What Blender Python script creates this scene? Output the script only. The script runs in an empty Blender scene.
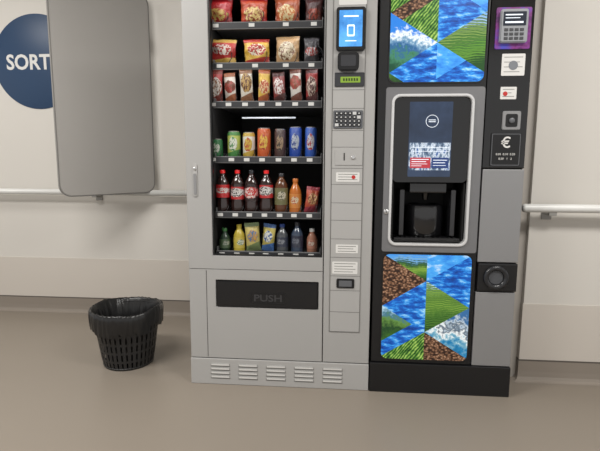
import bpy, bmesh, math, random
from mathutils import Matrix, Vector, noise
random.seed(11)
S=bpy.context.scene
S.view_settings.view_transform='Standard'
COL=S.collection
WL={}

# ---------------------------------------------------------------- materials
def lin(c):
    c=c/255.0
    return c/12.92 if c<=.04045 else ((c+.055)/1.055)**2.4
def rgb(c): return (lin(c[0]),lin(c[1]),lin(c[2]),1)
def dull(c,k=.84):
    g=sum(c)/3
    return tuple((x*.88+g*.12)*k for x in c)
MC={}
def newmat(name):
    m=bpy.data.materials.new(name);m.use_nodes=True
    nt=m.node_tree;b=nt.nodes['Principled BSDF']
    return m,nt,b
def N(nt,t,**k):
    n=nt.nodes.new(t)
    for a,v in k.items(): setattr(n,a,v)
    return n
def mat(name,c,rough=.5,metal=0,var=.06,scale=6,bump=0,bscale=200,emit=0,spec=None,coat=0):
    if name in MC:return MC[name]
    m,nt,b=newmat(name);MC[name]=m
    tc=N(nt,'ShaderNodeTexCoord');no=N(nt,'ShaderNodeTexNoise');no.inputs['Scale'].default_value=scale
    no.inputs['Detail'].default_value=4
    nt.links.new(tc.outputs['Object'],no.inputs['Vector'])
    mx=N(nt,'ShaderNodeMix',data_type='RGBA')
    r=rgb(c)
    mx.inputs[6].default_value=tuple(x*(1-var) for x in r[:3])+(1,)
    mx.inputs[7].default_value=tuple(min(1,x*(1+var)) for x in r[:3])+(1,)
    nt.links.new(no.outputs['Fac'],mx.inputs[0])
    nt.links.new(mx.outputs[2],b.inputs['Base Color'])
    b.inputs['Roughness'].default_value=rough;b.inputs['Metallic'].default_value=metal
    if spec is not None:b.inputs['Specular IOR Level'].default_value=spec
    if coat:b.inputs['Coat Weight'].default_value=coat;b.inputs['Coat Roughness'].default_value=.08
    if bump:
        n2=N(nt,'ShaderNodeTexNoise');n2.inputs['Scale'].default_value=bscale
        bp=N(nt,'ShaderNodeBump');bp.inputs['Strength'].default_value=bump;bp.inputs['Distance'].default_value=.002
        nt.links.new(tc.outputs['Object'],n2.inputs['Vector']);nt.links.new(n2.outputs['Fac'],bp.inputs['Height'])
        nt.links.new(bp.outputs['Normal'],b.inputs['Normal'])
    if emit:
        nt.links.new(mx.outputs[2],b.inputs['Emission Color']);b.inputs['Emission Strength'].default_value=emit
    return m
def ramp(nt,stops,interp='LINEAR'):
    r=N(nt,'ShaderNodeValToRGB');r.color_ramp.interpolation=interp
    e=r.color_ramp.elements
    while len(e)>len(stops):e.remove(e[-1])
    while len(e)<len(stops):e.new(.5)
    for el,(p,c) in zip(e,stops):el.position=p;el.color=rgb(c)
    return r
def picmat(name,kind,stops,scale,emit=.35,stretch=(1,1,1),rough=.25,interp='LINEAR',rot=0,mixn=.5,ns=12):
    if name in MC:return MC[name]
    m,nt,b=newmat(name);MC[name]=m
    tc=N(nt,'ShaderNodeTexCoord');mp=N(nt,'ShaderNodeMapping');mp.inputs['Scale'].default_value=stretch
    mp.inputs['Rotation'].default_value=(0,rot,0)
    nt.links.new(tc.outputs['Object'],mp.inputs['Vector'])
    if kind=='noise':
        t=N(nt,'ShaderNodeTexNoise');t.inputs['Scale'].default_value=scale;t.inputs['Detail'].default_value=10;t.inputs['Roughness'].default_value=.65;o=t.outputs['Fac']
    elif kind=='voronoi':
        t=N(nt,'ShaderNodeTexVoronoi');t.inputs['Scale'].default_value=scale;o=t.outputs['Distance']
    else:
        t=N(nt,'ShaderNodeTexWave',bands_direction='Z');t.inputs['Scale'].default_value=scale;t.inputs['Distortion'].default_value=9;t.inputs['Detail'].default_value=4;t.inputs['Detail Scale'].default_value=.35;o=t.outputs['Fac']
        t2=N(nt,'ShaderNodeTexNoise');t2.inputs['Scale'].default_value=ns;t2.inputs['Detail'].default_value=8;t2.inputs['Roughness'].default_value=.65
        nt.links.new(tc.outputs['Object'],t2.inputs['Vector'])
        mm=N(nt,'ShaderNodeMix',data_type='FLOAT');mm.inputs[0].default_value=mixn
        nt.links.new(o,mm.inputs[2]);nt.links.new(t2.outputs['Fac'],mm.inputs[3]);o=mm.outputs[0]
    nt.links.new(mp.outputs['Vector'],t.inputs['Vector'])
    r=ramp(nt,stops,interp);nt.links.new(o,r.inputs['Fac'])
    nt.links.new(r.outputs['Color'],b.inputs['Base Color']);nt.links.new(r.outputs['Color'],b.inputs['Emission Color'])
    b.inputs['Emission Strength'].default_value=emit;b.inputs['Roughness'].default_value=rough
    return m
def landmat(name,z0,span,stops,amp=.5,ns=9,fine=.10,fs=70,band=0,bs=40,tilt=0,emit=.4):
    """printed landscape: colour by height with a noisy ridge line, fine grain and optional terrace bands"""
    m,nt,b=newmat(name)
    tc=N(nt,'ShaderNodeTexCoord');sp=N(nt,'ShaderNodeSeparateXYZ');nt.links.new(tc.outputs['Object'],sp.inputs[0])
    def M(op,a,bb):
        n=N(nt,'ShaderNodeMath',operation=op)
        for i,v in enumerate((a,bb)):
            if isinstance(v,(int,float)):n.inputs[i].default_value=v
            else:nt.links.new(v,n.inputs[i])
        return n.outputs[0]
    def NO(s,d,st=None):
        n=N(nt,'ShaderNodeTexNoise');n.inputs['Scale'].default_value=s;n.inputs['Detail'].default_value=d
        nt.links.new(tc.outputs['Object'],n.inputs['Vector']);return M('SUBTRACT',n.outputs['Fac'],.5)
    v=M('DIVIDE',M('SUBTRACT',sp.outputs['Z'],z0),span)
    v=M('ADD',v,M('MULTIPLY',sp.outputs['X'],tilt))
    v=M('ADD',v,M('MULTIPLY',NO(ns,3),amp));v=M('ADD',v,M('MULTIPLY',NO(fs,4),fine))
    if band:
        w=N(nt,'ShaderNodeTexWave',bands_direction='Z');w.inputs['Scale'].default_value=bs;w.inputs['Distortion'].default_value=14;w.inputs['Detail'].default_value=2;w.inputs['Detail Scale'].default_value=.25
        nt.links.new(tc.outputs['Object'],w.inputs['Vector']);v=M('ADD',v,M('MULTIPLY',M('SUBTRACT',w.outputs['Fac'],.5),band))
    r=ramp(nt,stops);nt.links.new(v,r.inputs['Fac'])
    nt.links.new(r.outputs['Color'],b.inputs['Base Color']);nt.links.new(r.outputs['Color'],b.inputs['Emission Color'])
    b.inputs['Emission Strength'].default_value=emit;b.inputs['Roughness'].default_value=.25
    return m
def packmat(name,c1,c2,c3,cx=.5,cz=.55,rx=.36,rz=.2,c4=None,rough=.3,emit=.03):
    if name in MC:return MC[name]
    c1,c2,c3=dull(c1),dull(c2),dull(c3)
    if c4:c4=dull(c4)
    m,nt,b=newmat(name);MC[name]=m
    tc=N(nt,'ShaderNodeTexCoord');sp=N(nt,'ShaderNodeSeparateXYZ');nt.links.new(tc.outputs['Generated'],sp.inputs[0])
    def M(op,a,bb=None):
        n=N(nt,'ShaderNodeMath',operation=op)
        for i,v in enumerate((a,bb)):
            if v is None:continue
            if isinstance(v,(int,float)):n.inputs[i].default_value=v
            else:nt.links.new(v,n.inputs[i])
        return n.outputs[0]
    dn=N(nt,'ShaderNodeTexNoise');dn.inputs['Scale'].default_value=4;nt.links.new(tc.outputs['Generated'],dn.inputs['Vector'])
    wob=M('MULTIPLY',M('SUBTRACT',dn.outputs['Fac'],.5),1.4)
    dx=M('DIVIDE',M('SUBTRACT',sp.outputs['X'],cx),rx);dz=M('DIVIDE',M('SUBTRACT',sp.outputs['Z'],cz),rz)
    d=M('ADD',M('ADD',M('MULTIPLY',dx,dx),M('MULTIPLY',dz,dz)),wob)
    ell=M('LESS_THAN',d,1.0)
    no=N(nt,'ShaderNodeTexNoise');no.inputs['Scale'].default_value=11;nt.links.new(tc.outputs['Generated'],no.inputs['Vector'])
    sk=M('GREATER_THAN',no.outputs['Fac'],.52)
    def X(f,a,bb):
        mx=N(nt,'ShaderNodeMix',data_type='RGBA');nt.links.new(f,mx.inputs[0])
        for i,v in ((6,a),(7,bb)):
            if isinstance(v,tuple):mx.inputs[i].default_value=rgb(v)
            else:nt.links.new(v,mx.inputs[i])
        return mx.outputs[2]
    inner=X(sk,c2,c3)
    base=c1
    if c4: 
        band=M('LESS_THAN',sp.outputs['Z'],M('ADD',.2,M('MULTIPLY',sp.outputs['X'],.16)))
        base=X(band,c1,c4)
        b2=M('GREATER_THAN',sp.outputs['Z'],.86);base=X(b2,base,c4)
    o=X(ell,base,inner)
    nt.links.new(o,b.inputs['Base Color']);nt.links.new(o,b.inputs['Emission Color']);b.inputs['Emission Strength'].default_value=emit  # faint self-glow added so packaging and labels read brighter
    b.inputs['Roughness'].default_value=rough;b.inputs['Specular IOR Level'].default_value=.7
    n3=N(nt,'ShaderNodeTexNoise');n3.inputs['Scale'].default_value=14;nt.links.new(tc.outputs['Generated'],n3.inputs['Vector'])
    bp=N(nt,'ShaderNodeBump');bp.inputs['Strength'].default_value=.7;bp.inputs['Distance'].default_value=.006
    nt.links.new(n3.outputs['Fac'],bp.inputs['Height']);nt.links.new(bp.outputs['Normal'],b.inputs['Normal'])
    return m

wallM=mat('painted_wall',(212,208,201),.55,var=.015,scale=1.2,bump=.05,bscale=150)
bandM=mat('wall_guard_vinyl',(203,196,187),.5,var=.02,scale=2,bump=.05,bscale=300)
baseM=mat('cove_base_vinyl',(140,131,121),.5,var=.03,scale=3)
shadowLineM=mat('baseboard_shadow_line',(92,86,80),.5)  # dark strip painting the shadow along the baseboard top
floorM=mat('floor_vinyl',(137,128,117),.36,var=.03,scale=1.5,bump=.03,bscale=60,spec=.35)
ceilM=mat('ceiling_paint',(225,224,221),.8)
bodyM=mat('grey_powder_coat',(168,167,165),.42,var=.02,scale=3,bump=.05,bscale=400)
body2M=mat('grey_panel_coat',(173,172,170),.42,var=.02,scale=3)
seamM=mat('panel_gap',(60,58,56),.7)
seam2M=mat('panel_gap_soft',(104,103,100),.7)
darkM=mat('black_plastic',(20,20,22),.35,var=.1)
matteM=mat('matte_black_liner',(38,36,35),.7,var=.1)
cbodyM=mat('matte_black_cabinet',(16,16,17),.6,var=.1)
glossM=mat('gloss_black_panel',(12,12,14),.12,var=.05,coat=.5)
silverM=mat('brushed_silver_paint',(146,146,147),.38,.3,var=.03,scale=3)
chromeM=mat('satin_chrome',(215,215,215),.22,.8,var=.02)
whiteM=mat('white_label',(222,221,218),.5,var=.02)
inkM=mat('printed_ink',(50,50,55),.6)
shelfM=mat('shelf_steel',(112,113,114),.4,.2)
stripM=mat('price_strip',(50,51,54),.4)
tagM=mat('price_tag_paper',(205,205,202),.5)
steelM=mat('spiral_wire',(40,40,42),.3,.5)

# ---------------------------------------------------------------- mesh helpers
def finish(name,bm,mats,parent=None,smooth=False,loc=None):
    me=bpy.data.meshes.new(name)
    vs=[v.co for v in bm.verts]
    lo=Vector((min(v[i] for v in vs) for i in range(3)));hi=Vector((max(v[i] for v in vs) for i in range(3)))
    c=(lo+hi)/2 if loc is None else Vector(loc)
    bmesh.ops.translate(bm,verts=bm.verts,vec=-c)
    bm.to_mesh(me);bm.free()
    if not isinstance(mats,(list,tuple)):mats=[mats]
    for m in mats:me.materials.append(m)
    if smooth:
        for p in me.polygons:p.use_smooth=True
    o=bpy.data.objects.new(name,me);COL.objects.link(o)
    WL[o.name]=c
    if parent is not None:
        o.parent=parent;o.location=c-WL[parent.name]
    else:o.location=c
    return o
def thing(name,loc,label,cat,group=None):
    e=bpy.data.objects.new(name,None);e.empty_display_size=.05;COL.objects.link(e);e.location=loc;WL[e.name]=Vector(loc)
    tag(e,label,cat,group);return e
def tag(o,label,cat,group=None):
    o['label']=label;o['category']=cat
    if group:o['group']=group
def addbox(bm,x0,x1,y0,y1,z0,z1,bev=0,mi=0):
    r=bmesh.ops.create_cube(bm,size=1)
    M=Matrix.Translation(((x0+x1)/2,(y0+y1)/2,(z0+z1)/2))@Matrix.Diagonal((x1-x0,y1-y0,z1-z0,1))
    bmesh.ops.transform(bm,matrix=M,verts=r['verts'])
    fs={f for v in r['verts'] for f in v.link_faces}
    for f in fs:f.material_index=mi
    if bev:
        es={e for v in r['verts'] for e in v.link_edges}
        bmesh.ops.bevel(bm,geom=list(es),offset=bev,segments=2,profile=.6,affect='EDGES')
def box(name,x0,x1,y0,y1,z0,z1,m,parent=None,bev=.0015):
    bm=bmesh.new();addbox(bm,x0,x1,y0,y1,z0,z1,bev);return finish(name,bm,m,parent)
def boxes(name,lst,m,parent=None,bev=.001):
    bm=bmesh.new()
    for b in lst:addbox(bm,*b[:6],bev,b[6] if len(b)>6 else 0)
    return finish(name,bm,m,parent)
def rr(x0,x1,z0,z1,r,n=6):
    r=max(r,1e-4);P=[]
    for cx,cz,a0 in ((x1-r,z1-r,0),(x0+r,z1-r,90),(x0+r,z0+r,180),(x1-r,z0+r,270)):
        for i in range(n+1):
            a=math.radians(a0+90*i/n);P.append((cx+r*math.cos(a),cz+r*math.sin(a)))
    return P
def rrect(name,x0,x1,z0,z1,r,y0,y1,m,parent=None,bev=0):
    bm=bmesh.new();P=rr(x0,x1,z0,z1,r)
    A=[bm.verts.new((x,y0,z)) for x,z in P];B=[bm.verts.new((x,y1,z)) for x,z in P]
    f=bm.faces.new(A);bm.faces.new(B[::-1]);n=len(P)
    for i in range(n):bm.faces.new((A[i],B[i],B[(i+1)%n],A[(i+1)%n]))
    bmesh.ops.recalc_face_normals(bm,faces=bm.faces)
    if bev:bmesh.ops.bevel(bm,geom=list(f.edges),offset=bev,segments=2,affect='EDGES')
    return finish(name,bm,m,parent)
def ring(name,o,i,y0,y1,m,parent=None,ro=.002,ri=.002,bev=0):
    bm=bmesh.new();P=rr(*o,ro);Q=rr(*i,ri);n=len(P)
    A=[bm.verts.new((x,y0,z)) for x,z in P];B=[bm.verts.new((x,y1,z)) for x,z in P]
    C=[bm.verts.new((x,y0,z)) for x,z in Q];D=[bm.verts.new((x,y1,z)) for x,z in Q]
    for k in range(n):
        j=(k+1)%n
        bm.faces.new((A[k],A[j],C[j],C[k]));bm.faces.new((B[k],D[k],D[j],B[j]))
        bm.faces.new((A[k],B[k],B[j],A[j]));bm.faces.new((C[k],C[j],D[j],D[k]))
    bmesh.ops.recalc_face_normals(bm,faces=bm.faces)
    if bev:
        E=[e for e in bm.edges if (e.verts[0] in A and e.verts[1] in A) or (e.verts[0] in C and e.verts[1] in C)]
        bmesh.ops.bevel(bm,geom=E,offset=bev,segments=2,affect='EDGES')
    return finish(name,bm,m,parent)
def lathebm(bm,prof,cx,cy,z0,seg=24,rot=None,mi=0,f=None):
    R=[]
    for r,z in prof:
        R.append([bm.verts.new((cx+(r+(f(a,z) if f else 0))*math.cos(a),cy+(r+(f(a,z) if f else 0))*math.sin(a),z0+z)) for a in [2*math.pi*k/seg for k in range(seg)]])
    for A,B in zip(R,R[1:]):
        for k in range(seg):
            j=(k+1)%seg;fc=bm.faces.new((A[k],A[j],B[j],B[k]));fc.material_index=mi
    return R
def lathe(name,prof,cx,cy,z0,m,parent=None,seg=24,cap=True,smooth=True,axis='Z',f=None):
    bm=bmesh.new();R=lathebm(bm,prof,0 if axis=='Y' else cx,0 if axis=='Y' else cy,0 if axis=='Y' else z0,seg,f=f)
    if cap:
        if prof[0][0]>1e-5:bm.faces.new(R[0][::-1])
        if prof[-1][0]>1e-5:bm.faces.new(R[-1])
    bmesh.ops.remove_doubles(bm,verts=bm.verts,dist=1e-6)
    bmesh.ops.recalc_face_normals(bm,faces=bm.faces)
    if axis=='Y': # profile height points towards -Y (to the viewer side)
        bmesh.ops.transform(bm,matrix=Matrix.Translation((cx,cy,z0))@Matrix.Rotation(math.pi/2,4,'X'),verts=bm.verts)
    o=finish(name,bm,m,parent,smooth)
    if smooth:
        md=o.modifiers.new('e','EDGE_SPLIT');md.split_angle=math.radians(40)
    return o
def text(name,s,size,x,z,y,m,parent,depth=.0006,align='CENTER',bold=0,sx=1):
    cu=bpy.data.curves.new(name,'FONT');cu.body=s;cu.size=size;cu.align_x=align;cu.align_y='CENTER';cu.extrude=depth;cu.offset=bold;cu.resolution_u=3
    t=bpy.data.objects.new('tmp',cu);COL.objects.link(t)
    dg=bpy.context.evaluated_depsgraph_get();me=bpy.data.meshes.new_from_object(t.evaluated_get(dg))
    bm=bmesh.new();bm.from_mesh(me);bpy.data.objects.remove(t);bpy.data.curves.remove(cu);bpy.data.meshes.remove(me)
    bmesh.ops.transform(bm,matrix=Matrix.Translation((x,y,z))@Matrix.Rotation(math.pi/2,4,'X')@Matrix.Diagonal((sx,1,1,1)),verts=bm.verts)
    return finish(name,bm,m,parent)
def struct(o):o['kind']='structure';return o

# ---------------------------------------------------------------- room
YB=1.027;YR=.186;XR=.953
struct(box('floor',-6,6,-5,1.5,-.1,0,floorM,bev=0))
struct(box('ceiling',-6,6,-5,1.5,2.7,2.8,ceilM,bev=0))
struct(box('wall_back',-6,XR+.2,YB,YB+.15,0,2.7,wallM,bev=0))
struct(box('wall_right',XR,6,YR,YB+.15,0,2.7,wallM,bev=.003))
struct(box('added_jamb',.868,XR+.001,.215,.24,0,2.7,mat('niche_filler',(176,170,162),.5,var=.02),bev=.001))  # jamb added to close the niche gap so it looks brighter
def lshape(name,segs,m):
    o=boxes(name,segs,m,bev=.0008);return struct(o)
lshape('trim_1',[(-6,XR,YB-.004,YB,.1,.412)],bandM)
lshape('trim_2',[(XR-.004,6,YR-.004,YR,.1,.412),(XR-.004,XR,YR,.214,.1,.412)],bandM)
lshape('shadow_line_back',[(-6,XR,YB-.0065,YB,.107,.115)],shadowLineM)
lshape('shadow_line_right',[(XR-.0065,6,YR-.0065,YR,.107,.115),(XR-.0065,XR,YR,.214,.107,.115)],shadowLineM)
def cove(name,pts_dir):
    bm=bmesh.new()
    prof=[(0.006,.111),(.006,.05),(.008,.022),(.014,.008),(.026,.002),(.04,.0005),(0,.0005),(0,.111)]
    R=[]
    for (x,y,nx,ny) in pts_dir:
        R.append([bm.verts.new((x+nx*d,y+ny*d,z)) for d,z in prof])
    n=len(prof)
    for A,B in zip(R,R[1:]):
        for k in range(n):
            j=(k+1)%n;bm.faces.new((A[k],A[j],B[j],B[k]))
    bm.faces.new(R[0]);bm.faces.new(R[-1][::-1])
    bmesh.ops.recalc_face_normals(bm,faces=bm.faces)
    return struct(finish(name,bm,baseM))
cove('baseboard_back',[(-6,YB,0,-1),(XR-.06,YB,0,-1)])
cove('baseboard_right',[(XR,.214,-1,0),(XR,YR,-1,-1),(6,YR,0,-1)])

# ---------------------------------------------------------------- handrails
railM=mat('handrail_vinyl',(222,222,219),.3,.0,var=.02)
brkM=mat('bracket_grey',(150,148,144),.4,.3)
def rail(x0,x1,y,z,wy,brs,label):
    e=thing('handrail',(x0,y,z),label,'handrail')
    r=.0205
    bm=bmesh.new()
    prof=[(0,0),(.012,.002),(.018,.006),(r,.014),(r,x1-x0)]
    Rr=lathebm(bm,prof,0,0,0,24)
    bm.faces.new(Rr[-1]);bmesh.ops.remove_doubles(bm,verts=bm.verts,dist=1e-6)
    bmesh.ops.recalc_face_normals(bm,faces=bm.faces)
    bmesh.ops.transform(bm,matrix=Matrix.Translation((x0,y,z))@Matrix.Rotation(math.pi/2,4,'Y'),verts=bm.verts)
    finish('rail',bm,railM,e,True)
    for b in brs:
        bm=bmesh.new()
        addbox(bm,b-.018,b+.018,y-.004,wy,z-.036,z-.024,.002)
        addbox(bm,b-.018,b+.018,y-.008,y+.008,z-.036,z-.012,.002)
        addbox(bm,b-.024,b+.024,wy-.008,wy-.0005,z-.062,z+.01,.002)
        finish('bracket',bm,brkM,e)
    return e
rail(-5,-.8,YB-.07,.905,YB,[-3.1,-1.72,-.95],'long round pale handrail on the wall beside the bin')
rail(.885,4.5,YR-.07,.911,YR,[1.03,2.3,3.6],'round white handrail bracketed to the wall beside the coffee machine')

# ---------------------------------------------------------------- wall sign
sg=thing('wall_sign',(-2.118,YB,1.809),'round dark blue wall sign with white lettering','sign')
blueM=mat('sign_blue',(40,66,98),.4,var=.03)
lathe('disc',[(.322,0),(.322,.003),(.32,.004)],-2.118,YB-.0005,1.809,blueM,sg,64,axis='Y')
text('lettering','SORT',.142,-2.184,1.803,YB-.0055,whiteM,sg,bold=.0035,sx=.92)

# ---------------------------------------------------------------- partition panel, hinged off the wall
panM=mat('grey_laminate_panel',(166,163,159),.33,var=.03,scale=2)
edgM=mat('panel_edge',(132,130,127),.35)
p0=Vector((-1.69,.49));p1=Vector((-1.285,.975));wdt=(p1-p0).length
pe=thing('partition_screen',(p1.x,YB,.92),'grey rounded partition screen standing out from the wall','partition')
ang=math.atan2(p1.y-p0.y,p1.x-p0.x)
def toPanel(o):
    # o built in local XZ plane with x 0..wdt from p0
    Mx=Matrix.Translation((p0.x,p0.y,0))@Matrix.Rotation(ang,4,'Z')
    c=WL[o.name]
    o.data.transform(Matrix.Translation(c));o.data.transform(Mx)
    nc=Mx@c;o.data.transform(Matrix.Translation(-nc));WL[o.name]=nc;o.location=nc-WL[pe.name]
toPanel(rrect('panel',.006,wdt-.006,.911,2.21,.068,-.008,.008,panM,pe,bev=.002))
toPanel(ring('edge_trim',(0,wdt,.905,2.216),(.005,wdt-.005,.910,2.211),-.0095,.0095,edgM,pe,ro=.072,ri=.068,bev=.002))
for z in (1.12,1.95):
    bx=p1.x-.09
    boxes('bracket',[(bx-.02,bx+.02,YB-.145,YB-.001,z-.03,z+.03),(bx-.04,bx+.04,YB-.008,YB-.0005,z-.045,z+.045)],brkM,pe,bev=.002)

# ---------------------------------------------------------------- waste bin
BX,BY=-1.172,.22
wb=thing('waste_bin',(BX,BY,0),'black perforated plastic waste basket lined with a black bag','waste bin')
binM=mat('bin_black_plastic',(34,34,35),.42,var=.1)
linerM=mat('bin_liner_plastic',(18,18,19),.28,var=.2,spec=.6)
zz=[0,.012,.014,.046,.058,.096,.108,.146,.158,.196,.208,.25,.275,.292]
SEGB=108
rad=lambda z:.132+(.176-.132)*(z/.3)
bm=bmesh.new()
R=[]
prof=[(rad(z)+(.003 if z in (.012,.058,.108,.158,.208,.046,.096,.146,.196) else 0),z) for z in zz]+[(.184,.293),(.187,.300),(.180,.304),(.172,.300)]
for r,z in prof:
    R.append([bm.verts.new((BX+r*math.cos(2*math.pi*k/SEGB),BY+r*math.sin(2*math.pi*k/SEGB),z)) for k in range(SEGB)])
open_={3,5,7,9}
for i in range(len(R)-1):
    slot=zz[i] in (.014,.058,.108,.158,.208) if i<len(zz) else False
    for k in range(SEGB):
        if slot and k%3==0:continue
        j=(k+1)%SEGB;bm.faces.new((R[i][k],R[i][j],R[i+1][j],R[i+1][k]))
bm.faces.new([bm.verts.new((v.co.x,v.co.y,.006)) for v in R[0]])
bmesh.ops.recalc_face_normals(bm,faces=bm.faces)
o=finish('basket',bm,binM,wb)
o.modifiers.new('s','SOLIDIFY').thickness=.0025
bm=bmesh.new()
SEG=160
lp=[(.0,.02),(.09,.022),(.118,.04),(.135,.13),(.150,.2),(.164,.27),(.178,.318),(.184,.326),(.190,.320),(.1935,.295),(.193,.27),(.191,.245),(.188,.222)]
Rr=lathebm(bm,lp,BX,BY,0,SEG)
for i,row in enumerate(Rr):
    for k,v in enumerate(row):
        a=2*math.pi*k/SEG;c,s_=math.cos(a),math.sin(a)
        pl=abs(noise.noise(Vector((c*9,s_*9,i*.15))))*.006+abs(noise.noise(Vector((c*20,s_*20,i*.2+4))))*.006
        if 1<i<6:pl=-pl*1.5
        if i>=2:v.co.x+=c*pl;v.co.y+=s_*pl
        if i>=5:
            v.co.z+=.010*noise.noise(Vector((c*1.6,s_*1.6,7)))+.008*abs(noise.noise(Vector((c*8,s_*8,5))))
            d=abs((a-math.radians(-10)+math.pi)%(2*math.pi)-math.pi)
            v.co.z+=.016*math.exp(-(d/.3)**2)
        if i>=11:v.co.z+=(i-10)*(.02*noise.noise(Vector((c*2.2,s_*2.2,3)))+.014*noise.noise(Vector((c*7,s_*7,1)))-.004)
bmesh.ops.remove_doubles(bm,verts=bm.verts,dist=1e-6)
o=finish('bin_liner',bm,linerM,wb,True)

# ================================================================ SNACK MACHINE
X0,X1=-.737,.160
TOP=1.95
sm=thing('snack_vending_machine',((X0+X1)/2,.42,0),'grey vending machine stocked with snacks and drinks','vending machine')
GX0,GX1,GZ0,GZ1=-.614,-.075,.668,1.90
boxes('cabinet',[(X0+.002,X0+.03,.024,.85,.0,TOP),(X1-.03,X1-.002,.024,.85,.0,TOP),(X0+.03,X1-.03,.82,.85,.0,TOP),
  (X0+.03,X1-.03,.024,.82,TOP-.03,TOP),(X0+.03,X1-.03,.024,.82,.0,.05)],bodyM,sm)
boxes('inner_liner',[(GX0-.012,GX0-.004,.03,.78,.62,1.915),(GX1+.004,GX1+.012,.03,.78,.62,1.915),(GX0-.012,GX1+.012,.77,.78,.62,1.915),
  (GX0-.004,GX1+.004,.03,.77,.61,.62),(GX0-.004,GX1+.004,.03,.77,1.905,1.915)],matteM,sm)
door=ring('door',(X0,-.071,.60,TOP),(GX0,GX1,GZ0,GZ1),0,.024,bodyM,sm,bev=.002)
ring('gasket',(GX0,GX1,GZ0,GZ1),(GX0+.007,GX1-.004,GZ0+.007,GZ1-.007),.006,.024,darkM,door)
lk=rrect('lock_plate',-.704,-.680,.958,1.118,.011,-.005,0,body2M,door,bev=.002)
rrect('latch_handle',-.699,-.685,.968,1.07,.006,-.008,-.005,silverM,lk,bev=.001)
lathe('lock_cylinder',[(.007,0),(.007,.004),(.005,.005)],-.692,-.005,1.093,chromeM,lk,16,axis='Y')
lower=ring('lower_panel',(X0,-.071,.139,.598),(-.602,-.091,.407,.546),0,.024,bodyM,sm,ri=.004,bev=.002)
box('panel_groove',-.650,-.6475,-.0008,.002,.145,.593,seamM,lower,bev=0)
box('recess_back',-.605,-.088,.03,.05,.40,.55,matteM,sm,bev=0)
fl=rrect('delivery_flap',-.598,-.095,.411,.542,.004,-.004,.018,darkM,sm,bev=.004)
ring('finger_recess',(-.43,-.25,.430,.486),(-.424,-.256,.436,.480),-.0058,-.003,darkM,fl,ro=.01,ri=.008,bev=.001)
embM=mat('embossed_grey',(60,60,62),.4)
text('push_lettering','PUSH',.048,-.34,.458,-.0048,embM,fl,bold=.0005,sx=1.25)
kp=box('kick_plate',X0-.001,X1+.001,-.006,.02,.001,.135,body2M,sm,bev=.002)
slotShadeM=mat('vent_slot_shade',(140,139,137),.7)  # darker body grey paints the shadow beneath each louver
louM=mat('louver_light',(216,215,212),.4)
for k in range(5):
    x=-.635+k*.142
    bm=bmesh.new()
    for j in range(4):
        z=.03+j*.0215
        addbox(bm,x,x+.1,-.0072,-.004,z,z+.008,.0012,0)
        addbox(bm,x+.002,x+.098,-.010,-.005,z+.006,z+.018,.002,1)
    finish('louver_vent',bm,[slotShadeM,louM],kp)
cc=rrect('control_column',-.067,X1,.139,TOP,.002,0,.024,bodyM,sm,bev=.002)
box('column_inset',-.036,.110,-.003,.001,.30,1.93,body2M,cc,bev=.001)
gl=[(-.036,.110,-.0036,-.002,z,z+.002) for z in (1.455,1.372,1.272,1.196,1.098,1.022,.935,.852,.762,.672,.580,.508,.40,.30)]
gl+=[(.109,.1115,-.0036,-.001,.30,1.93),(-.0365,-.034,-.0036,-.001,.30,1.93)]
boxes('panel_seams',gl,seam2M,cc,bev=0)
rrect('notice_sticker',-.012,.112,1.825,1.875,.006,-.0045,-.003,whiteM,cc)
ct=rrect('card_terminal',-.022,.108,1.625,1.812,.012,-.022,-.003,darkM,cc,bev=.003)
scrM=picmat('terminal_screen','noise',[(.3,(30,84,150)),(.6,(80,150,214))],8,emit=.8)
tsc=rrect('terminal_screen',-.009,.094,1.642,1.797,.003,-.0235,-.021,scrM,ct)
icoM=mat('icon_white',(225,240,255),.4,emit=.7)
ring('screen_icon',(.026,.060,1.685,1.735),(.031,.055,1.692,1.728),-.0245,-.0232,icoM,tsc,ro=.006,ri=.003)
boxes('screen_icon_lines',[(.010,.076,-.0243,-.0232,1.768,1.774)],icoM,tsc,bev=0)
boxes('screen_icon_lines',[(.018,.068,-.0243,-.0232,1.664,1.668)],icoM,tsc,bev=0)
cr=rrect('contactless_reader',-.014,.082,1.538,1.618,.018,-.03,-.003,darkM,cc,bev=.004)
greyM=mat('mid_grey_plastic',(96,98,102),.4)
dgreyM=mat('dark_grey_plastic',(52,53,57),.4)
rrect('reader_face',.0,.068,1.556,1.604,.008,-.0315,-.03,dgreyM,cr)
dp=rrect('price_display',-.026,.108,1.47,1.532,.004,-.009,-.003,dgreyM,cc,bev=.0015)
lcdM=mat('lcd_green',(120,150,50),.3,emit=.35)
rrect('lcd',.0,.09,1.487,1.513,.002,-.0102,-.009,lcdM,dp)
lcdtM=mat('lcd_segments',(40,55,20),.4)
boxes('lcd_segments',[(.012+i*.012,.019+i*.012,-.0107,-.0102,1.494,1.506) for i in range(6)],lcdtM,dp,bev=0)
kb=rrect('keypad',-.030,.105,1.282,1.364,.005,-.008,-.003,greyM,cc,bev=.0015)
keyM=mat('key_caps',(44,45,48),.4)
kwM=mat('key_legend',(205,206,205),.4)
for r_ in range(4):
    for c_ in range(6):
        x=-.0225+c_*.0203;z=1.291+r_*.0175
        k=box('key',x,x+.0165,-.0115,-.008,z,z+.0135,keyM if (r_+c_)%7 else kwM,kb,bev=.001)
        if (r_+c_)%7:boxes('key_legend',[(x+.005,x+.0115,-.0121,-.0113,z+.004,z+.0095)],kwM,k,bev=0)
lp_=rrect('coin_panel',-.020,.108,1.113,1.186,.003,-.006,-.003,body2M,cc,bev=.001)
boxes('coin_slot',[(.02,.026,-.0068,-.005,1.135,1.17)],seamM,lp_,bev=0)
lathe('reject_button',[(.009,0),(.009,.004),(.007,.006)],.065,-.006,1.150,chromeM,lp_,20,axis='Y')
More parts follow.
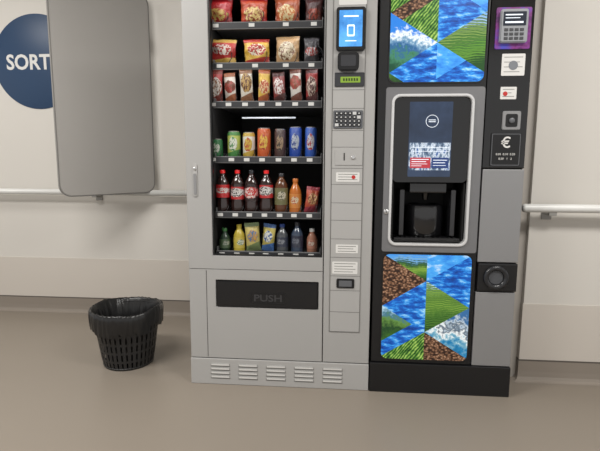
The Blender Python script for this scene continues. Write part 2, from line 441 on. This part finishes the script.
def sticker(parent,x0,x1,z0,z1,y,lines,nm='sticker',ink=None):
    s=rrect(nm,x0,x1,z0,z1,.004,y-.001,y,whiteM,parent)
    L=[]
    for k in range(lines):
        z=z1-(z1-z0)*(k+.7)/(lines+.5)
        L.append((x0+.010,x1-.010-.012*(k%2),y-.0014,y-.0009,z-.0012,z+.0012))
    boxes('printed_lines',L,ink or seam2M,s,bev=0);return s
sticker(cc,-.014,.096,1.036,1.080,-.003,3)
sticker(cc,-.010,.096,.694,.736,-.003,3)
sticker(cc,-.026,.096,.592,.652,-.003,4)
redM=mat('sticker_red',(190,40,36),.5)
lathe('sticker_dot',[(.009,0),(.009,.0008)],.068,-.004,1.058,redM,cc,20,axis='Y')
cs=rrect('coin_return',-.004,.082,.522,.568,.006,-.008,-.003,darkM,cc,bev=.002)
rrect('coin_return_flap',.008,.070,.530,.560,.003,-.0105,-.008,greyM,cs,bev=.001)

# shelves
SH=[1.763,1.580,1.402,1.140,.870,.672]
SX0,SX1=-.608,-.085
def xs(px,row=0):return -.612+(px-217)*.00502
slots={0:[222,256,288,314],1:[225,259,288,312],2:[218,233,249,265,281,297,312],3:[217,235,250,265,281,296,311],4:[223,238,252,267,282,296,311],5:[224,239,254,268,283,298,313]}
coil_me={}
def coil(x,z,r,parent):
    key=round(r,4)
    if key not in coil_me:
        bm=bmesh.new();pitch=.095;turns=5;nseg=14*turns;prev=None
        for i in range(nseg+1):
            a=2*math.pi*i/14+math.pi/2*3;c=Vector((r*math.cos(a),pitch*i/14,r*math.sin(a)))
            t=Vector((-r*math.sin(a),pitch/(2*math.pi),r*math.cos(a))).normalized();u=Vector((math.cos(a),0,math.sin(a)));w=t.cross(u)
            rg=[bm.verts.new(c+(u*math.cos(b)+w*math.sin(b))*.002) for b in [k*math.pi/2 for k in range(4)]]
            if prev:
                for k in range(4):bm.faces.new((prev[k],prev[(k+1)%4],rg[(k+1)%4],rg[k]))
            prev=rg
        bmesh.ops.recalc_face_normals(bm,faces=bm.faces)
        me=bpy.data.meshes.new('spiral');bm.to_mesh(me);bm.free();me.materials.append(steelM)
        for p in me.polygons:p.use_smooth=True
        coil_me[key]=me
    o=bpy.data.objects.new('spiral',coil_me[key]);COL.objects.link(o);c=Vector((x,.060,z));WL[o.name]=c
    o.parent=parent;o.location=c-WL[parent.name]
for i,z in enumerate(SH):
    sh=boxes('shelf',[(SX0,SX1,.055,.72,z-.004,z),(SX0,SX1,.046,.055,z-.020,z+.013)]+[(SX0+.0,SX0+.004,.055,.72,z,z+.03),(SX1-.004,SX1,.055,.72,z,z+.03)],[shelfM],sm)
    box('price_strip',SX0+.004,SX1-.004,.0445,.046,z-.016,z+.009,stripM,sh,bev=0)
    for px in slots[i]:
        box('price_tag',xs(px)-.015,xs(px)+.012,.0425,.0445,z-.011,z+.005,tagM,sh,bev=0)
        if i in (0,1):coil(xs(px),z+.052,.05,sh)
        elif i in (2,3,4):coil(xs(px),z+.034,.031,sh)
stripeGlowM=mat('reflection_stripe_glow',(225,230,235),.4,emit=.55)  # glowing bar added to imitate a light stripe reflected across the window
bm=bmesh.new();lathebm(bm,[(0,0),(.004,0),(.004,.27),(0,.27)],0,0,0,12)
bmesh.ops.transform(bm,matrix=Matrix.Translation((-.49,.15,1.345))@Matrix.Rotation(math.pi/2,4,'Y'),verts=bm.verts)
finish('reflection_stripe',bm,stripeGlowM,sm,True)

# ---------------------------------------------------------------- products
def pillow(name,w,h,t,m,x,y,z,label,cat,group,tilt=0,yaw=0,crimp=.07,lean=0):
    bm=bmesh.new();nx,nz=14,18;G=[[],[]]
    sd=random.random()*50
    for s in (0,1):
        for j in range(nz+1):
            v=j/nz;row=[]
            for i in range(nx+1):
                u=i/nx*2-1
                vv=(v-crimp)/(1-2*crimp);vv=min(max(vv,0),1);b=math.sin(math.pi*vv)**.55
                th=t/2*max(0,(1-abs(u)**2.6))**.6*b+.0006
                edge=max(abs(u),abs(2*v-1))**2
                n_=(noise.noise(Vector((u*2.2,v*3.5,sd)))*.20+noise.noise(Vector((u*5.5,v*7,sd+9)))*.30*edge)*t*b
                ww=w/2*(1-.07*b+.05*noise.noise(Vector((v*4,sd,0))))
                zz_=h*v*(1+.02*noise.noise(Vector((u*2,sd,3))))
                if j in(0,nz):zz_+=.0018*(i%2)*(1 if j else -1)
                yy=(th+n_)*(-1 if s==0 else 1)
                if j<=1 or j>=nz-1:yy+=.0012*(1 if i%2 else -1)
                row.append(bm.verts.new((u*ww,yy,zz_)))
            G[s].append(row)
    for s in (0,1):
        for j in range(nz):
            for i in range(nx):
                q=(G[s][j][i],G[s][j][i+1],G[s][j+1][i+1],G[s][j+1][i]);bm.faces.new(q if s==0 else q[::-1])
    A,B=G
    for j in range(nz):
        bm.faces.new((A[j][0],A[j+1][0],B[j+1][0],B[j][0]));bm.faces.new((A[j+1][nx],A[j][nx],B[j][nx],B[j+1][nx]))
    for i in range(nx):
        bm.faces.new((A[0][i+1],A[0][i],B[0][i],B[0][i+1]));bm.faces.new((A[nz][i],A[nz][i+1],B[nz][i+1],B[nz][i]))
    bmesh.ops.recalc_face_normals(bm,faces=bm.faces)
    o=finish(name,bm,m,None,True,loc=(0,0,0))
    o.location=(x,y,z+abs(math.sin(lean))*w/2);o.rotation_euler=(tilt,lean,yaw)
    tag(o,label,cat,group);return o
PK=packmat
g1='bags of crisps on the top shelf';z=SH[0]+.002
pillow('crisp_bag',.134,.132,.062,PK('bagA',(214,26,30),(235,200,100),(200,30,30),cz=.42,rz=.22,c4=(170,14,20)),xs(222),.105,z,'bright red bag of crisps with a yellow emblem','snack bag',g1)
pillow('crisp_bag',.130,.132,.06,PK('bagB',(225,80,38),(245,210,125),(170,60,20),cz=.4,rz=.26,c4=(200,24,26)),xs(256),.105,z,'orange and red bag of crisps','snack bag',g1,yaw=.10)
pillow('crisp_bag',.122,.132,.06,PK('bagC',(200,90,48),(240,214,154),(215,120,40),cz=.42,rz=.28),xs(288),.105,z,'brown bag of crisps with a cream picture','snack bag',g1,yaw=-.12)
pillow('crisp_bag',.085,.125,.05,PK('bagD',(90,42,38),(190,70,46),(90,40,30),cz=.4),xs(314)-.004,.105,z,'dark maroon bag of crisps','snack bag',g1)
g2='bags of snacks on the second shelf';z=SH[1]+.002
pillow('snack_bag',.132,.126,.06,PK('bagE',(214,40,34),(235,225,210),(190,30,30),cz=.6,rz=.2,c4=(226,180,70)),xs(225),.105,z,'red snack bag with white and yellow print','snack bag',g2,lean=.03)
pillow('snack_bag',.126,.124,.06,PK('bagF',(240,190,58),(200,40,34),(240,230,200),cz=.6,rz=.22,c4=(200,44,32)),xs(259),.105,z,'yellow snack bag with a red emblem','snack bag',g2,yaw=.14,lean=-.04)
pillow('snack_bag',.118,.136,.055,PK('bagG',(206,160,106),(232,214,180),(130,80,46),cz=.5,rz=.3),xs(288),.105,z,'tan bag of nuts','snack bag',g2,yaw=-.16,lean=.02)
pillow('snack_bag',.074,.13,.045,PK('bagH',(62,56,60),(190,50,46),(200,200,200),cz=.5,rz=.15,rx=.4),xs(311),.105,z,'small black snack bag with red print','snack bag',g2)
g3='chocolate bars on the third shelf';z=SH[2]+.002
bars=[((200,44,38),(240,232,222),(150,90,50),(150,50,36),'red and cream chocolate bar wrapper'),((236,226,212),(180,54,42),(120,60,30),(180,100,56),'cream chocolate bar wrapper with red band'),
((236,228,210),(200,158,80),(100,50,30),(150,96,56),'cream and gold wafer wrapper'),((240,192,64),(204,74,36),(240,220,160),(190,90,36),'shiny yellow biscuit wrapper'),
((150,44,40),(230,224,218),(150,40,36),(80,34,28),'dark red chocolate bar wrapper'),((230,222,212),(140,72,42),(190,44,38),(120,60,40),'pale chocolate bar wrapper with brown print'),((180,40,38),(90,40,34),(220,200,180),(90,34,32),'deep red chocolate bar wrapper')]
for k,(px,b) in enumerate(zip(slots[2],bars)):
    pillow('chocolate_bar',.063-.005*(k%2),.164-.016*(k%3==1),.028,PK('bar%d'%k,b[0],b[1],b[2],rx=.40+.06*(k%2),rz=.26-.07*(k%2),cz=.5+.06*(k%3),c4=b[3]),xs(px),.1,z,b[4],'chocolate bar',g3,yaw=random.uniform(-.3,.3),tilt=.05,lean=random.uniform(-.05,.05))
def can(x,z,r,h,m,label,group,y=.10):
    e=thing('drink_can',(x,y,z),label,'drink can',group)
    lathe('can_body',[(r*.8,0),(r*.88,.002),(r,.010),(r,h-.014),(r*.88,h-.004)],x,y,z,m,e,28)
    lathe('can_lid',[(r*.88,0),(r*.9,.003),(r*.84,.004),(r*.82,.001),(0,.001)],x,y,z+h-.004,chromeM,e,28,cap=False)
def bottle(x,z,prof,body,capm,lab,l0,l1,lr,label,group,cr_=.0135,y=.10,name='drink_bottle'):
    e=thing(name,(x,y,z),label,'bottle',group)
    lathe('bottle_body',prof,x,y,z,body,e,28)
    h=prof[-1][1]
    lathe('bottle_cap',[(cr_,0),(cr_,.014),(cr_*.9,.016),(0,.016)],x,y,z+h-.002,capm,e,20)
    if lab:lathe('bottle_label',[(lr,l0),(lr,l1)],x,y,z,lab,e,28,cap=False)
    e.rotation_euler=(0,0,random.uniform(-.5,.5));return e
g4='cans on the fourth shelf';z=SH[3]+.001
def lm(name,c1,c2,c3,**k):return PK(name,c1,c2,c3,rx=k.pop('rx',.34),rz=k.pop('rz',.25),rough=.28,**k)
smallp=lambda r,h:[(r*.8,0),(r,.006),(r,h*.62),(r*.93,h*.72),(r*.6,h*.86),(.012,h*.93),(.012,h)]
dm=lambda n,c,r=.3,**k:mat(n,dull(c,.8),r,**k)
greenM=dm('green_plastic',(58,130,60));yelM=dm('yellow_cap',(224,196,40),.4);whcM=dm('white_cap',(220,220,216),.4);redcM=mat('red_cap',(214,28,30),.35,emit=.05);blkcM=mat('dark_cap',(30,30,34),.4);bluM=dm('blue_cap',(30,70,160),.4);orcM=dm('orange_cap',(224,116,30),.4)  # red cap gets a faint glow to brighten it
can(xs(218),z,.028,.098,lm('can0',(46,140,74),(230,236,220),(60,140,70)),'small green drink can',g4)
can(xs(235),z,.0315,.135,lm('can1',(196,210,84),(240,242,226),(60,150,70),c4=(70,150,66)),'lime green soft drink can',g4)
can(xs(250),z,.030,.130,lm('can2',(240,236,222),(228,190,60),(200,60,40),c4=(220,180,60)),'white and yellow drink can',g4)
can(xs(265),z,.0325,.150,lm('can3',(232,96,34),(244,196,66),(196,40,30)),'orange soft drink can',g4)
can(xs(281),z,.028,.145,lm('can4',(80,54,50),(170,140,106),(50,40,36)),'dark brown iced coffee can',g4)
can(xs(296),z,.0305,.155,lm('can5',(26,76,190),(190,200,214),(30,60,150)),'blue energy drink can',g4)
can(xs(311),z,.028,.155,lm('can6',(34,92,206),(210,216,226),(190,40,50)),'blue and silver energy drink can',g4)
g5='large soft drink bottles on the fifth shelf';z=SH[4]+.001
colap=[(.026,0),(.032,.006),(.034,.02),(.034,.05),(.0305,.065),(.030,.075),(.0335,.09),(.0335,.14),(.030,.158),(.019,.18),(.013,.188),(.013,.2)]
colaM=mat('cola_liquid',(38,20,17),.12,spec=.9)
reds=lm('lab_cola',(230,30,36),(240,236,230),(226,30,34),rz=.22,rx=.6,emit=.06);redw=lm('lab_cola2',(220,30,36),(240,236,232),(40,20,20),rz=.35,rx=.6,emit=.06);redk=lm('lab_cola3',(46,24,24),(226,40,40),(236,232,226),rz=.35,rx=.6,emit=.06)
bottle(xs(223),z,colap,colaM,redcM,reds,.078,.142,.0342,'dark cola bottle with red label and cap',g5)
bottle(xs(238),z,colap,colaM,redcM,redw,.070,.132,.0342,'dark cola bottle with red and white label',g5)
bottle(xs(252),z,colap,colaM,blkcM,redk,.060,.140,.0342,'dark cola bottle with dark label and cap',g5)
bottle(xs(267),z,colap,colaM,redcM,redw,.078,.142,.0342,'dark cola bottle with white and red label',g5)
bottle(xs(282),z,[(r*.94,h*.93) for r,h in colap],mat('tea_liquid',(84,50,30),.15),blkcM,lm('lab_tea',(120,118,70),(214,206,180),(80,80,46)),.045,.128,.0333,'brown iced tea bottle with olive label',g5)
bottle(xs(296),z,smallp(.030,.16),dm('orange_liquid',(226,120,36),.2),orcM,lm('lab_or',(236,140,44),(240,220,180),(200,60,30)),.03,.1,.0305,'tall orange juice bottle',g5)
pillow('drink_pouch',.066,.13,.04,PK('pouch0',(214,84,50),(240,190,120),(150,40,40),c4=(176,50,66)),xs(311),.1,z,'orange-red fruit drink pouch','drink pouch',g5,lean=.12,yaw=.2)
g6='small bottles on the bottom shelf';z=SH[5]+.001
waterM=mat('blue_water_bottle',(50,62,80),.15,spec=.8);clearM=mat('dim_clear_bottle',(66,70,74),.15,spec=.8)
bottle(xs(224),z,smallp(.027,.105),mat('green_bottle',(38,56,42),.2),greenM,lm('labg',(80,110,70),(190,196,176),(40,80,50)),.02,.065,.0275,'dark green mint drink bottle',g6)
bottle(xs(239),z,smallp(.029,.125),dm('lemon_liquid',(220,194,60),.2),yelM,lm('laby',(232,206,70),(240,240,220),(60,130,60)),.02,.075,.0295,'small yellow lemonade bottle',g6)
pillow('drink_pouch',.074,.145,.04,PK('pouch1',(224,204,110),(216,160,60),(90,130,180),c4=(130,150,90)),xs(254),.1,z,'pale yellow fruit drink pouch','drink pouch',g6,yaw=.2,lean=-.08)
pillow('drink_pouch',.066,.14,.035,PK('pouch2',(214,196,90),(226,226,214),(60,100,170),c4=(60,110,180)),xs(268),.1,z,'yellow and blue drink pouch','drink pouch',g6,yaw=-.2,lean=.10)
bottle(xs(283),z,smallp(.029,.13),clearM,bluM,lm('labc',(50,58,80),(150,156,166),(40,44,64)),.03,.08,.0295,'clear water bottle with dark label',g6)
bottle(xs(298),z,smallp(.030,.14),waterM,blkcM,lm('labd',(40,46,70),(120,126,140),(34,38,60)),.03,.088,.0305,'dark blue tinted water bottle',g6)
bottle(xs(313),z,smallp(.026,.11),dm('peach_liquid',(180,120,94),.2),whcM,lm('labe',(196,124,96),(226,210,190),(160,60,56)),.025,.07,.0265,'small peach coloured drink bottle',g6)

# ================================================================ COFFEE MACHINE
CX0,CX1=.172,.840
SPX=.652
cm=thing('coffee_vending_machine',((CX0+CX1)/2,.42,0),'black and silver coffee vending machine with landscape pictures','vending machine')
HX0,HX1,HZ0,HZ1=.246,.592,.748,1.424
boxes('cabinet',[(CX0,HX0,.02,.85,.06,TOP),(HX1,CX1,.02,.85,.06,TOP),(HX0,HX1,.02,.85,.06,HZ0),(HX0,HX1,.02,.85,HZ1,TOP),(HX0,HX1,.24,.85,HZ0,HZ1)],cbodyM,cm)
boxes('plinth',[(CX0-.006,CX1-.002,-.012,.82,0,.150)],darkM,cm,bev=.003)
fd=ring('front_door',(CX0,SPX-.002,.153,TOP),(HX0,HX1,HZ0,HZ1),0,.02,darkM,cm,ro=.006,ri=.03,bev=.002)
ring('silver_fascia',(CX0+.036,SPX-.004,.706,1.466),(HX0-.004,HX1+.004,HZ0-.004,HZ1+.004),-.005,0,mat('dark_silver_paint',(124,124,126),.38,.3),fd,ro=.012,ri=.03,bev=.0015)
ring('bay_rim',(HX0-.011,HX1+.011,HZ0-.011,HZ1+.011),(HX0+.001,HX1-.001,HZ0+.001,HZ1-.001),-.013,.015,mat('bright_rim',(226,226,226),.25,.4),fd,ro=.038,ri=.028,bev=.003)
lathe('door_lock',[(.011,0),(.011,.004),(.008,.006)],.224,-.005,.897,chromeM,fd,20,axis='Y')
boxes('door_lock_keyhole',[(.2225,.2255,-.0118,-.0105,.891,.903)],darkM,fd,bev=0)
du=rrect('display_unit',HX0+.002,HX1-.002,1.036,HZ1-.002,.026,.006,.10,glossM,cm)
rrect('touch_screen',.318,.512,1.062,1.402,.004,.0045,.006,picmat('screen_dark_blue','noise',[(.3,(26,34,48)),(.6,(46,60,84))],3,emit=.45,rough=.12),du)
bayscr=du
picB=picmat('screen_picture','noise',[(.36,(30,44,66)),(.47,(90,110,135)),(.54,(190,200,210)),(.62,(60,90,140))],16,emit=.6,stretch=(3.0,1,1.5))
rrect('screen_picture',.322,.508,1.092,1.218,.002,.003,.0045,picB,bayscr)
boxes('screen_caption_block',[(.328,.420,.002,.0031,1.102,1.150)],mat('screen_red_caption',(170,52,62),.4,emit=.4),bayscr,bev=0)
boxes('screen_caption_block',[(.425,.502,.002,.0031,1.102,1.150)],mat('screen_navy_caption',(36,58,110),.4,emit=.4),bayscr,bev=0)
icM=mat('screen_white',(220,228,238),.4,emit=.6)
boxes('screen_caption',[(.334,.412,.001,.0021,1.140,1.143),(.334,.40,.001,.0021,1.130,1.133),(.334,.406,.001,.0021,1.120,1.122),(.334,.38,.001,.0021,1.111,1.113),(.432,.495,.001,.0021,1.137,1.140),(.432,.486,.001,.0021,1.125,1.128),(.432,.49,.001,.0021,1.113,1.115),(.33,.50,.0018,.0031,1.196,1.198),(.33,.50,.0018,.0031,1.178,1.180)],icM,bayscr,bev=0)
bm=bmesh.new();lathebm(bm,[(.0265,0),(.0265,.001),(.0285,.001),(.0285,0),(.0265,0)],0,0,0,32)
bmesh.ops.transform(bm,matrix=Matrix.Translation((.421,.0044,1.315))@Matrix.Rotation(math.pi/2,4,'X'),verts=bm.verts);finish('logo_ring',bm,icM,bayscr)
boxes('logo_lines',[(.405,.437,.003,.0044,1.319,1.322),(.405,.437,.003,.0044,1.311,1.314)],icM,bayscr,bev=0)
bay=boxes('dispensing_bay',[(HX0+.006,HX0+.012,.016,.235,HZ0+.006,1.034),(HX1-.012,HX1-.006,.016,.235,HZ0+.006,1.034),(HX0+.01,HX1-.01,.225,.235,HZ0+.006,1.034),(HX0+.01,HX1-.01,.016,.235,HZ0+.006,HZ0+.012)],cbodyM,cm)
staM=mat('station_black',(20,20,22),.15,spec=.8)
gdM=mat('guide_black',(30,30,33),.2,spec=.8)
boxes('spout_housing',[(.335,.505,.03,.2,.985,1.034)],staM,bay,bev=.006)
lathe('coffee_spout',[(.012,0),(.018,.03),(.022,.04)],.420,.10,.948,staM,bay,20)
lathe('cup_station',[(.086,0),(.092,.01),(.092,.13),(.088,.145),(.076,.15),(.074,.02),(0,.02)],.420,.125,.775,staM,bay,36,cap=False)
box('side_guide',.290,.312,.03,.2,.78,1.0,gdM,bay,bev=.004)
box('side_guide',.528,.550,.03,.2,.78,1.0,gdM,bay,bev=.004)
boxes('drip_tray',[(HX0+.02,HX1-.02,.014,.15,.762,.772)]+[(.28+i*.022,.29+i*.022,.02,.14,.772,.775) for i in range(13)],staM,bay,bev=.001)

# mosaic pictures (heights are measured from the middle of each print)
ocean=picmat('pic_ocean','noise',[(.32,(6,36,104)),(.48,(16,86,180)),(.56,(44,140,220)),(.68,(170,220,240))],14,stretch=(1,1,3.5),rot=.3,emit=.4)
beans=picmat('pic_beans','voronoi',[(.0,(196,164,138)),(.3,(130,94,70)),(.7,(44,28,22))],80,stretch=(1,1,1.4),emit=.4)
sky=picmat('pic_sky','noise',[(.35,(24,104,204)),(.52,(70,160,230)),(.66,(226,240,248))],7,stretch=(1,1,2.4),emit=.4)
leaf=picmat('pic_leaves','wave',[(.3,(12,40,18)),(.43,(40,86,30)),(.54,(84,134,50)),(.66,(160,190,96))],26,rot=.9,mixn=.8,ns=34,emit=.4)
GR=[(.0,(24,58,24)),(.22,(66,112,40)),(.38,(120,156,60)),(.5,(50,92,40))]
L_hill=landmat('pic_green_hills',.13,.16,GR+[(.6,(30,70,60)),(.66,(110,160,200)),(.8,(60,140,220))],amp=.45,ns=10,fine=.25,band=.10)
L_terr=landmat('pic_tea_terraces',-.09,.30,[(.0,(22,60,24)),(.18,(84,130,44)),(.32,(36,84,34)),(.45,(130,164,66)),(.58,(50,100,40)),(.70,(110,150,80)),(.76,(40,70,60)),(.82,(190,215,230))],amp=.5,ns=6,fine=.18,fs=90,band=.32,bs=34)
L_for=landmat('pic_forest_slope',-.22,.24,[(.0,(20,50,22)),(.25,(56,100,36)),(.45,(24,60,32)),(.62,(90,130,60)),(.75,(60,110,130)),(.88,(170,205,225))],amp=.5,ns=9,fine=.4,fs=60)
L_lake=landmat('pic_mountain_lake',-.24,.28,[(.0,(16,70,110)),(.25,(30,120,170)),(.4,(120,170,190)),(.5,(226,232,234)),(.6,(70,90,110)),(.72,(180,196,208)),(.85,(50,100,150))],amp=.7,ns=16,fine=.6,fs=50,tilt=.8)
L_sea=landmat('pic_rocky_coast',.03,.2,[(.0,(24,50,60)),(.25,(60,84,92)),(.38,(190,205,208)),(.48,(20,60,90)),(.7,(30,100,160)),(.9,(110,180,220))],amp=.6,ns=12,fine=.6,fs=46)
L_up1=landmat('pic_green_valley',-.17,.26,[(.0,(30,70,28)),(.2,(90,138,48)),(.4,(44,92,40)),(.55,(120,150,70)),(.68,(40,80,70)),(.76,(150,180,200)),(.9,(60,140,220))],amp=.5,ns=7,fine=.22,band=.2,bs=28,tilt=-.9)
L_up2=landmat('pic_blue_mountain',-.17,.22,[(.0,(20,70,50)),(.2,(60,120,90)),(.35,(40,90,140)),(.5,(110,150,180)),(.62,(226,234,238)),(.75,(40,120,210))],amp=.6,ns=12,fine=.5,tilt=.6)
mats=[L_hill,ocean,beans,L_terr,sky,L_sea,L_lake,L_for,leaf,L_up1,L_up2]
def mosaic(name,x0,x1,z0,z1,r,y,zoff,table,extra,parent):
    bm=bmesh.new();bm.faces.new([bm.verts.new((x,y,z)) for x,z in rr(x0,x1,z0,z1,r)][::1])
    xm=(x0+x1)/2;w=(x1-x0)/2;s=.62;sp=2*s*w
    def cut(px,pz,nx,nz,fs=None):
        g=bm.verts[:]+bm.edges[:]+bm.faces[:] if fs is None else list({v for f in fs for v in f.verts})+list({e for f in fs for e in f.edges})+fs
        bmesh.ops.bisect_plane(bm,geom=g,plane_co=(px,y,pz),plane_no=(nx,0,nz))
    cut(xm,0,1,0)
    for k in range(-4,6):
        zc=z0+zoff+k*sp/1.0
        cut(xm,zc,-s,1);cut(xm,zc,s,1)
    near=lambda c,T:min(T,key=lambda t:(t[0]-(c.x-x0)/(x1-x0))**2+((t[1]-(c.z-z0)/(z1-z0))*(z1-z0)/(x1-x0))**2)
    for f in bm.faces:f.material_index=near(f.calc_center_median(),table)[2]
    # a few tiles are halved again along their long axis
    for (u,v,sl,mi) in extra:
        px,pz=x0+u*(x1-x0),z0+v*(z1-z0)
        f=min(bm.faces,key=lambda f:(f.calc_center_median()-Vector((px,y,pz))).length)
        c=f.calc_center_median().copy();cut(c.x,c.z,-sl,1,[f])
        f2=min(bm.faces,key=lambda f:(f.calc_center_median()-(c+Vector((0,0,-.03)))).length);f2.material_index=mi
    bm.normal_update()
    for f in bm.faces:
        if f.normal.y>0:f.normal_flip()
    return finish(name,bm,mats,parent)
lpn=rrect('picture_panel',.213,.636,.166,.70,.034,-.003,0,glossM,fd)
mosaic('landscape_print',.219,.630,.172,.694,.03,-.0036,.14,
 [(.33,.96,0),(.1,.98,0),(.17,.76,2),(.33,.51,1),(.17,.27,7),(.33,.04,8),(.1,.02,8),
  (.67,.96,4),(.9,.98,1),(.83,.76,5),(.67,.51,3),(.83,.27,6),(.67,.04,2),(.9,.02,2)],
 [(.33,.51,.0,1),(.17,.27,.62,1),(.83,.76,-.62,1)],lpn)
upn=rrect('picture_panel',.213,.643,1.482,1.93,.034,-.003,0,glossM,fd)
mosaic('landscape_print',.219,.637,1.488,1.924,.03,-.0036,.17,
 [(.17,.97,8),(.33,.68,2),(.17,.39,10),(.33,.1,1),(.08,.05,7),
  (.83,.97,4),(.67,.68,1),(.83,.39,9),(.67,.1,4),(.92,.05,1)],
 [(.33,.68,.62,8),(.67,.1,.62,1)],upn)
pc=boxes('payment_column',[(SPX+.002,CX1,0,.02,1.103,TOP)],glossM,cm,bev=.004)
fa=box('silver_fascia',SPX+.004,CX1,-.004,.02,.665,1.098,silverM,cm,bev=.003)
lo=box('silver_fascia',SPX+.004,CX1-.003,-.004,.02,.153,.520,silverM,cm,bev=.003)
cp=box('cup_return_pod',SPX+.006,CX1,-.010,.02,.524,.661,darkM,cm,bev=.008)
bm=bmesh.new();lathebm(bm,[(.034,.001),(.036,.012),(.050,.015),(.057,.010),(.058,0),(.034,0),(.034,.001)],0,0,0,36)
bmesh.ops.transform(bm,matrix=Matrix.Translation((.742,-.010,.594))@Matrix.Rotation(math.pi/2,4,'X'),verts=bm.verts);finish('return_ring',bm,mat('ring_grey',(40,41,44),.22),cp,True)
lathe('return_opening',[(.034,0),(.032,.002),(0,.002)],.742,-.0105,.594,mat('ring_centre',(78,80,84),.3),cp,30,axis='Y')
pinkM=picmat('terminal_poster','noise',[(.35,(24,24,50)),(.5,(120,50,120)),(.62,(70,70,170))],9,emit=.25)
pt=rrect('payment_terminal',.676,.826,1.625,1.80,.008,-.006,0,pinkM,pc,bev=.001)
td=rrect('terminal_body',.690,.806,1.648,1.788,.010,-.026,-.006,mat('terminal_grey',(150,153,158),.3),pt,bev=.004)
rrect('terminal_display',.700,.796,1.718,1.776,.003,-.0275,-.026,mat('display_dark',(34,40,52),.2,emit=.25),td)
boxes('terminal_text',[(.708,.78,-.0282,-.0274,1.760,1.765),(.708,.77,-.0282,-.0274,1.748,1.751),(.708,.784,-.0282,-.0274,1.728,1.735)],icM,td,bev=0)
boxes('terminal_keys',[(.706+i*.022,.722+i*.022,-.0285,-.026,z,z+.012) for i in range(4) for z in (1.659,1.677,1.695)],dgreyM,td,bev=.001)
st=sticker(pc,.712,.812,1.512,1.606,0,4,'instruction_sticker')
lathe('sticker_symbol',[(.02,0),(.02,.0008)],.762,-.0012,1.556,mat('symbol_grey',(120,124,130),.5),st,24,axis='Y')
st2=sticker(pc,.714,.784,1.410,1.464,0,3)
lathe('sticker_symbol',[(.010,0),(.010,.0008)],.735,-.0012,1.434,redM,st2,20,axis='Y')
cn=rrect('coin_slot',.728,.808,1.275,1.358,.008,-.008,0,silverM,pc,bev=.002)
rrect('coin_funnel',.742,.794,1.288,1.345,.008,-.0095,-.008,darkM,cn)
lathe('coin_button',[(.012,0),(.012,.006),(.009,.008)],.768,-.0095,1.316,greyM,cn,20,axis='Y')
eu=rrect('coin_information_plate',.684,.818,1.112,1.262,.008,-.005,0,darkM,pc,bev=.0015)
ring('plate_border',(.688,.814,1.116,1.258),(.691,.811,1.119,1.255),-.0056,-.0049,greyM,eu,ro=.006,ri=.004)
text('euro_symbol','€',.066,.751,1.216,-.0056,whiteM,eu,bold=.0008)
text('coin_values','0.05  0.10  0.20',.0135,.751,1.166,-.0056,whiteM,eu)
text('coin_values','0.50   1   2',.0135,.751,1.146,-.0056,whiteM,eu)

# ---------------------------------------------------------------- lights
def area(name,loc,sx,sy,en,col=(1,.975,.94),d=(0,0,-1),up=(0,1,0)):
    l=bpy.data.lights.new(name,'AREA');l.shape='RECTANGLE';l.size=sx;l.size_y=sy;l.energy=en;l.color=col
    o=bpy.data.objects.new(name,l);COL.objects.link(o)
    zz=-Vector(d).normalized();yy=Vector(up);yy=(yy-zz*yy.dot(zz)).normalized();xx=yy.cross(zz)
    o.matrix_world=Matrix.Translation(loc)@Matrix((xx,yy,zz)).transposed().to_4x4();return o
area('ceiling_lamp',(-1.6,-1.3,2.68),1.4,.5,68)
area('ceiling_lamp',(1.4,-1.5,2.68),1.4,.5,56)
area('ceiling_lamp',(-2.6,-.2,2.68),.8,.5,18)
for i,z in enumerate([1.900]+[s-.008 for s in SH[:5]]):
    area('shelf_fill',((SX0+SX1)/2,.060,z),.5,.006,[.22,.22,.22,.22,.17,.05][i],(.95,.98,1),d=(0,.35,-1))  # unseen fill lights added inside the cabinet to brighten the products
w=bpy.data.worlds.new('world');S.world=w;w.use_nodes=True
bg=w.node_tree.nodes['Background'];bg.inputs[0].default_value=(1,.985,.965,1);bg.inputs[1].default_value=.70

cd=bpy.data.cameras.new('camera');cam=bpy.data.objects.new('camera',cd);COL.objects.link(cam)
cd.sensor_width=36;cd.lens=470.2/600*36;cd.clip_start=.05
cam.matrix_world=Matrix.Translation((0,-2.233,1.136))@Matrix.Rotation(.0818,4,'Z')@Matrix.Rotation(math.pi/2-.1382,4,'X')@Matrix.Rotation(.0045,4,'Z')
S.camera=cam
